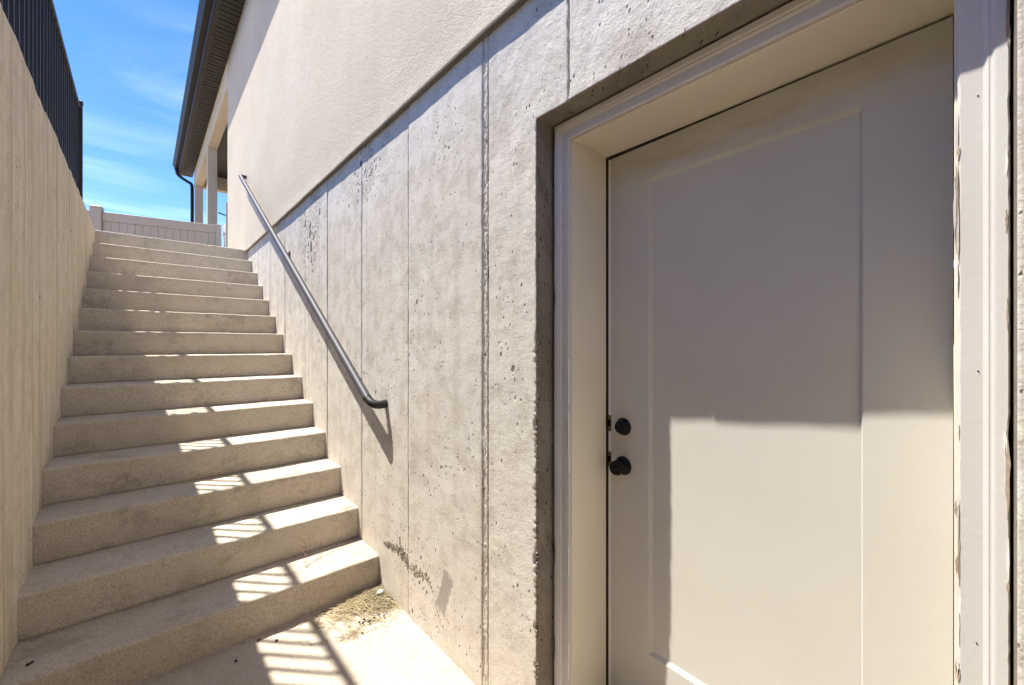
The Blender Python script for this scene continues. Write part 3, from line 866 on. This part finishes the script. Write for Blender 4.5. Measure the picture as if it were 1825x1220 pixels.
lathe(bm, [(0, 0.034), (0.003, 0.034), (0.008, 0.030), (0.011, 0.021), (0.014, 0.0135), (0.026, 0.0125), (0.030, 0.017), (0.034, 0.0235), (0.040, 0.0262), (0.048, 0.0262), (0.054, 0.0245), (0.0565, 0.0215), (0.0585, 0.0205), (0.0565, 0.0185), (0.0575, 0.010), (0.0595, 0.0095), (0.0595, 0.001)], (DX, KY, -0.436), (-1, 0, 0))
kn = bm_obj('door_knob', bm, M['knob'], door)
for o in (kn,):
    for p in o.data.polygons: p.use_smooth = True

# ------------------------------------------------------------------ handrail
hr = thing('handrail', (0.92, 2.18, -0.31), 'grey painted steel handrail sloping along the house wall beside the steps', 'handrail')
RA = Vector((0.92, 2.20, -0.300)); RB = Vector((0.905, 6.06, 2.105))
mid = RA.lerp(RB, 0.505)
dirv = (RB - RA).normalized()
bm = bmesh.new(); tube(bm, [RA + dirv * 0.02, RA.lerp(mid, 0.5), mid], 0.0228, 20); bm_obj('rail_tube', bm, M['rail'], hr)
bm = bmesh.new(); tube(bm, [mid + dirv * 0.0005, mid.lerp(RB, 0.5), RB - dirv * 0.02], 0.0226, 20); bm_obj('rail_tube', bm, M['rail'], hr)
def fillet(p0, p1, p2, r, n=9):
    a = (p0 - p1).normalized(); b = (p2 - p1).normalized(); s, e = p1 + a * r, p1 + b * r
    return [s.lerp(p1, t).lerp(p1.lerp(e, t), t) for t in [k / n for k in range(n + 1)]]
end = Vector((1.0, 2.158, -0.318))
corner = RA - dirv * 0.05 + Vector((0.012, 0, 0))
path = [RA + dirv * 0.021] + fillet(RA + dirv * 0.02, corner, end, 0.048) + [end + Vector((0.004, 0, 0))]
bm = bmesh.new(); tube(bm, path, 0.0225, 20); bm_obj('elbow', bm, M['elbow'], hr)
bm = bmesh.new(); tube(bm, [RA + dirv * 0.012, RA + dirv * 0.026], [0.0236, 0.0242], 20); bm_obj('weld_ring', bm, M['elbow'], hr)
c2_ = RB + dirv * 0.03
path = [RB - dirv * 0.021] + fillet(RB - dirv * 0.02, c2_, Vector((STX, c2_.y + 0.01, c2_.z + 0.0)), 0.03) + [Vector((STX + 0.006, c2_.y + 0.01, c2_.z))]
bm = bmesh.new(); tube(bm, path, 0.0222, 20); bm_obj('elbow', bm, M['rail'], hr)
bp = mid + dirv * 0.02
bm = bmesh.new(); tube(bm, [bp + Vector((0, 0, -0.015)), bp + Vector((0.01, 0, -0.06)), bp + Vector((0.04, 0, -0.085)), Vector((1.004, bp.y, bp.z - 0.085))], 0.008, 10); bm_obj('wall_bracket', bm, M['rail'], hr)
bm = bmesh.new(); lathe(bm, [(0, 0.028), (0.005, 0.028), (0.007, 0.025)], (1.002, bp.y, bp.z - 0.085), (-1, 0, 0), 20); bm_obj('bracket_plate', bm, M['rail'], hr)

# ------------------------------------------------------------------ black picket fence on the retaining wall
FX, FT = -0.46, 2.285
pf = thing('picket_fence', (FX, 2.3, WALLTOP), 'black metal picket fence standing on top of the retaining wall', 'fence')
FEND = 5.66
box('top_rail', (FX - 0.018, BACK, FT - 0.032), (FX + 0.018, FEND, FT), M['black'], pf, 0.003)
box('bottom_rail', (FX - 0.018, BACK, WALLTOP + 0.07), (FX + 0.018, FEND, WALLTOP + 0.1), M['black'], pf, 0.003)
bm = bmesh.new(); add_box(bm, (-0.0085, -0.0085, WALLTOP + 0.1), (0.0085, 0.0085, FT - 0.032), 0.0015)
pk = bpy.data.meshes.new('picket'); bm.to_mesh(pk); bm.free(); pk.materials.append(M['black'])
y = BACK + 0.06
while y < FEND - 0.03:
    o = bpy.data.objects.new('picket', pk); link(o, pf); o.location = (FX, y, 0); y += 0.112
for py in (FEND, 1.98, 0.3, BACK - 0.03):
    po = box('post', (FX - 0.03, py, WALLTOP - 0.02), (FX + 0.03, py + 0.06, FT + 0.03), M['black'], pf, 0.004)
    box('post_cap', (FX - 0.036, py - 0.006, FT + 0.0302), (FX + 0.036, py + 0.066, FT + 0.05), M['black'], po, 0.006)

# ------------------------------------------------------------------ vinyl fence beyond the top step
VT = 1.995
va = Vector((-0.445, 8.64, 0)); vb = Vector((0.90, 8.35, 0))
vd = (vb - va).normalized(); vn = Vector((vd.y, -vd.x, 0))
vf = thing('vinyl_fence', (va.x, va.y, GROUND), 'low taupe vinyl privacy fence crossing behind the top step', 'fence')
def vbox(name, t0, t1, z0, z1, th, mat, parent, bev=0.003, off=0.0):
    bm = bmesh.new(); add_box(bm, (t0, -th / 2 + off, z0), (t1, th / 2 + off, z1), bev)
    ang = math.atan2(vd.y, vd.x)
    bmesh.ops.transform(bm, matrix=Matrix.Translation(va) @ Matrix.Rotation(ang, 4, 'Z'), verts=bm.verts)
    return bm_obj(name, bm, mat, parent)
LEN = (vb - va).length
vbox('top_rail', 0.0, LEN, VT - 0.135, VT, 0.05, M['vinyl'], vf)
vbox('bottom_rail', 0.0, LEN, GROUND + 0.03, GROUND + 0.15, 0.05, M['vinyl'], vf)
nb = 15
for k in range(nb):
    a = LEN * k / nb; b = LEN * (k + 1) / nb
    vbox('board', a + 0.001, b - 0.001, GROUND + 0.151, VT - 0.136, 0.024, M['vinyl'], vf, 0.003)
p0 = vbox('post', -0.128, -0.002, GROUND - 0.05, VT + 0.05, 0.12, M['vinyl'], vf, 0.004)
vbox('post_cap', -0.133, 0.003, VT + 0.0502, VT + 0.07, 0.13, M['vinyl'], p0, 0.006)
vbox('post', LEN + 0.002, LEN + 0.07, GROUND - 0.05, VT + 0.012, 0.09, M['vinyl'], vf, 0.003)
vbox('top_rail', -1.6, -0.13, VT - 0.135, VT, 0.05, M['vinyl'], vf)
for k in range(14):
    vbox('board', -1.53 + k * 0.1 + 0.001, -1.43 + k * 0.1 - 0.001, GROUND + 0.02, VT - 0.136, 0.024, M['vinyl'], vf, 0.003)
# gate leaf between the fence and the house corner
gt = thing('side_gate', (1.05, 8.0, GROUND), 'pale vinyl gate between the taupe fence and the house corner', 'gate')
box('gate_rail', (1.00, 8.06, VT - 0.14), (1.04, 8.40, VT + 0.01), M['vinyl_white'], gt, 0.003)
for k in range(3):
    box('gate_board', (1.01, 8.06 + k * 0.113 + 0.001, GROUND + 0.05), (1.03, 8.06 + (k + 1) * 0.113 - 0.001, VT - 0.141), M['vinyl_white'], gt, 0.002)
box('gate_post', (0.995, 7.97, GROUND - 0.05), (1.065, 8.04, 2.30), M['vinyl'], gt, 0.003)
bm = bmesh.new(); tube(bm, [(0.994, 8.0, 2.10), (0.96, 8.02, 2.108), (0.90, 8.03, 2.13)], 0.011, 8); bm_obj('gate_latch', bm, M['black'], gt)

# ------------------------------------------------------------------ debris
def straw_heap():
    bm = bmesh.new()
    for k in range(1000):
        t = random.random() ** 0.8
        x = 0.985 - abs(random.gauss(0, 0.12)) * (0.5 + t); y = 2.21 - abs(random.gauss(0, 0.10))
        if x < 0.55 or y < 1.75: continue
        h = 0.028 * max(0, 1 - ((0.97 - x) / 0.3) ** 2 - ((2.17 - y) / 0.3) ** 2)
        a = random.gauss(2.5, 0.7); L = random.uniform(0.025, 0.12)
        d = Vector((math.cos(a), math.sin(a), random.uniform(-0.12, 0.12)))
        p = Vector((x, y, FLOOR + 0.003 + random.random() * h))
        pts = []
        for s in (-0.5, -0.17, 0.17, 0.5):
            q = p + d * L * s + Vector((0, 0, 0.006 * random.uniform(-1, 1)))
            q.x = min(q.x, 0.995); q.y = min(q.y, 2.238 if q.z < FLOOR + 0.17 else 2.3); q.z = max(q.z, FLOOR + 0.003)
            pts.append(q)
        tube(bm, pts, random.uniform(0.0007, 0.0016), 3, False)
    return bm_obj('straw', bm, M['straw'])
tag(straw_heap(), 'heap of dry yellow straw in the corner below the bottom step', 'straw', kind='stuff')
def tuft(c, n, L, name, label, mat, spread=0.05):
    bm = bmesh.new()
    for k in range(n):
        a = random.uniform(0, 6.28); p = Vector(c) + Vector((random.gauss(0, spread), random.gauss(0, spread * 0.5), random.uniform(0.001, 0.012)))
        d = Vector((math.cos(a), math.sin(a), random.uniform(-0.1, 0.3))) * random.uniform(0.3, 1) * L
        tube(bm, [p, p + d * 0.5 + Vector((0, 0, 0.003)), p + d], 0.0007, 3, False)
    return tag(bm_obj(name, bm, mat), label, 'debris', kind='stuff')
tuft((0.735, 1.95, FLOOR + 0.004), 90, 0.05, 'chaff', 'small tuft of fine chaff on the landing beside the straw', M['straw'], 0.028)
tuft((0.955, Y0 - 11.93 * DY + 0.0 , Z0 - DZ * 12 + 0.002), 40, 0.035, 'chaff', 'pinch of straw against a riser at the house wall', M['straw'], 0.018)

def rock(name, c, r, mat, label, cat, group=None, sq=0.7, sd=0):
    bm = bmesh.new(); bmesh.ops.create_icosphere(bm, subdivisions=2, radius=r)
    for q in bm.verts:
        q.co *= 1 + 0.35 * nz(q.co.x / r * 1.1 + sd, q.co.y / r * 1.1, q.co.z / r * 1.1 + sd)
        q.co.z *= sq; q.co.x *= 1.0 + 0.25 * math.sin(sd)
    zmin = min(q.co.z for q in bm.verts)
    for q in bm.verts: q.co += Vector((c[0], c[1], c[2] - zmin))
    return tag(bm_obj(name, bm, mat, None, True), label, cat, group)
rock('stone', (0.955, 2.13, FLOOR + 0.022), 0.019, M['stone'], 'pale rounded stone lying on the straw by the bottom step', 'stone', None, 0.7, 1)
rock('stone', (0.968, 2.06, FLOOR + 0.012), 0.010, M['stone'], 'little grey stone half buried in the straw', 'stone', None, 0.7, 2)
pods = [(0.79, 2.0), (0.80, 1.985), (0.83, 1.975), (0.86, 1.985), (0.815, 2.005), (0.885, 1.99), (0.90, 1.965)]
for k, (x, y) in enumerate(pods):
    rock('seed_pod', (x, y, FLOOR + 0.008), 0.0058, M['pod'], 'small dark seed pod at the edge of the straw', 'seed pod', 'seed pods by the straw', 0.8, k)
for k, (x, y) in enumerate([(0.687, 2.21), (0.40, 2.20), (0.46, 2.14), (0.30, 2.12), (0.775, 1.925)]):
    rock('dirt_crumb', (x, y, FLOOR + 0.001), 0.0055, M['pod'], 'dark crumb of dirt on the bare landing', 'dirt', 'dirt crumbs on the landing', 0.8, k)
for k, (x, y) in enumerate([(-0.318, 2.345), (-0.310, 2.352)]):
    rock('dirt_crumb', (x, y, Z0 - 13 * DZ + 0.0), 0.0058, M['pod'], 'dark crumb of dirt on the bottom step near the retaining wall', 'dirt', 'dirt crumbs on the bottom step', 0.8, k + 9)

def twig():
    bm = bmesh.new()
    base = Vector((0.648, 2.38, Z0 - 13 * DZ + 0.006))
    def grow(p, d, L, r, lv):
        pts = [p]
        for k in range(4):
            d = (d + Vector((random.uniform(-.35, .35), random.uniform(-.35, .35), random.uniform(-.2, .25)))).normalized()
            p = p + d * L / 4; p.z = max(p.z, base.z); pts.append(p.copy())
            if lv > 0 and random.random() < 0.85:
                grow(p.copy(), (d + Vector((random.uniform(-1, 1), random.uniform(-1, 1), random.uniform(-.3, .9)))).normalized(), L * 0.55, r * 0.6, lv - 1)
        tube(bm, pts, [r, r * .9, r * .8, r * .65, r * .4], 5)
    grow(base, Vector((0.5, 0.35, 0.55)).normalized(), 0.12, 0.0019, 2)
    grow(base, Vector((0.95, 0.2, 0.12)).normalized(), 0.15, 0.0017, 2)
    return bm_obj('dry_twig', bm, M['twig'])
tag(twig(), 'thin branching dry twig lying on the bottom step', 'twig')

# grit swept into the joint at the foot of the bottom riser
pts = []
for k in range(260):
    x = random.uniform(-0.1, 0.98)
    pts.append(((x, 2.243 - abs(random.gauss(0, 0.012)), FLOOR + 0.002), random.uniform(0.0008, 0.0026)))
for k in range(120):
    pts.append(((random.uniform(0.2, 0.97), random.uniform(1.3, 2.2), FLOOR + 0.002), random.uniform(0.0007, 0.0017)))
for i in range(3, N):
    for k in range(26):
        x = random.choice((XL + abs(random.gauss(0, 0.05)) + 0.01, XW - abs(random.gauss(0, 0.06)) - 0.01, random.uniform(XL + 0.02, XW - 0.02)))
        pts.append(((x, Y0 - DY * (i - 1) + 0.002 - abs(random.gauss(0, 0.012)), Z0 - DZ * i + 0.002), random.uniform(0.0008, 0.003)))
g = lumps('grit', pts, M['rawwood'], None)
tag(g, 'brown grit gathered along the foot of the risers', 'grit')
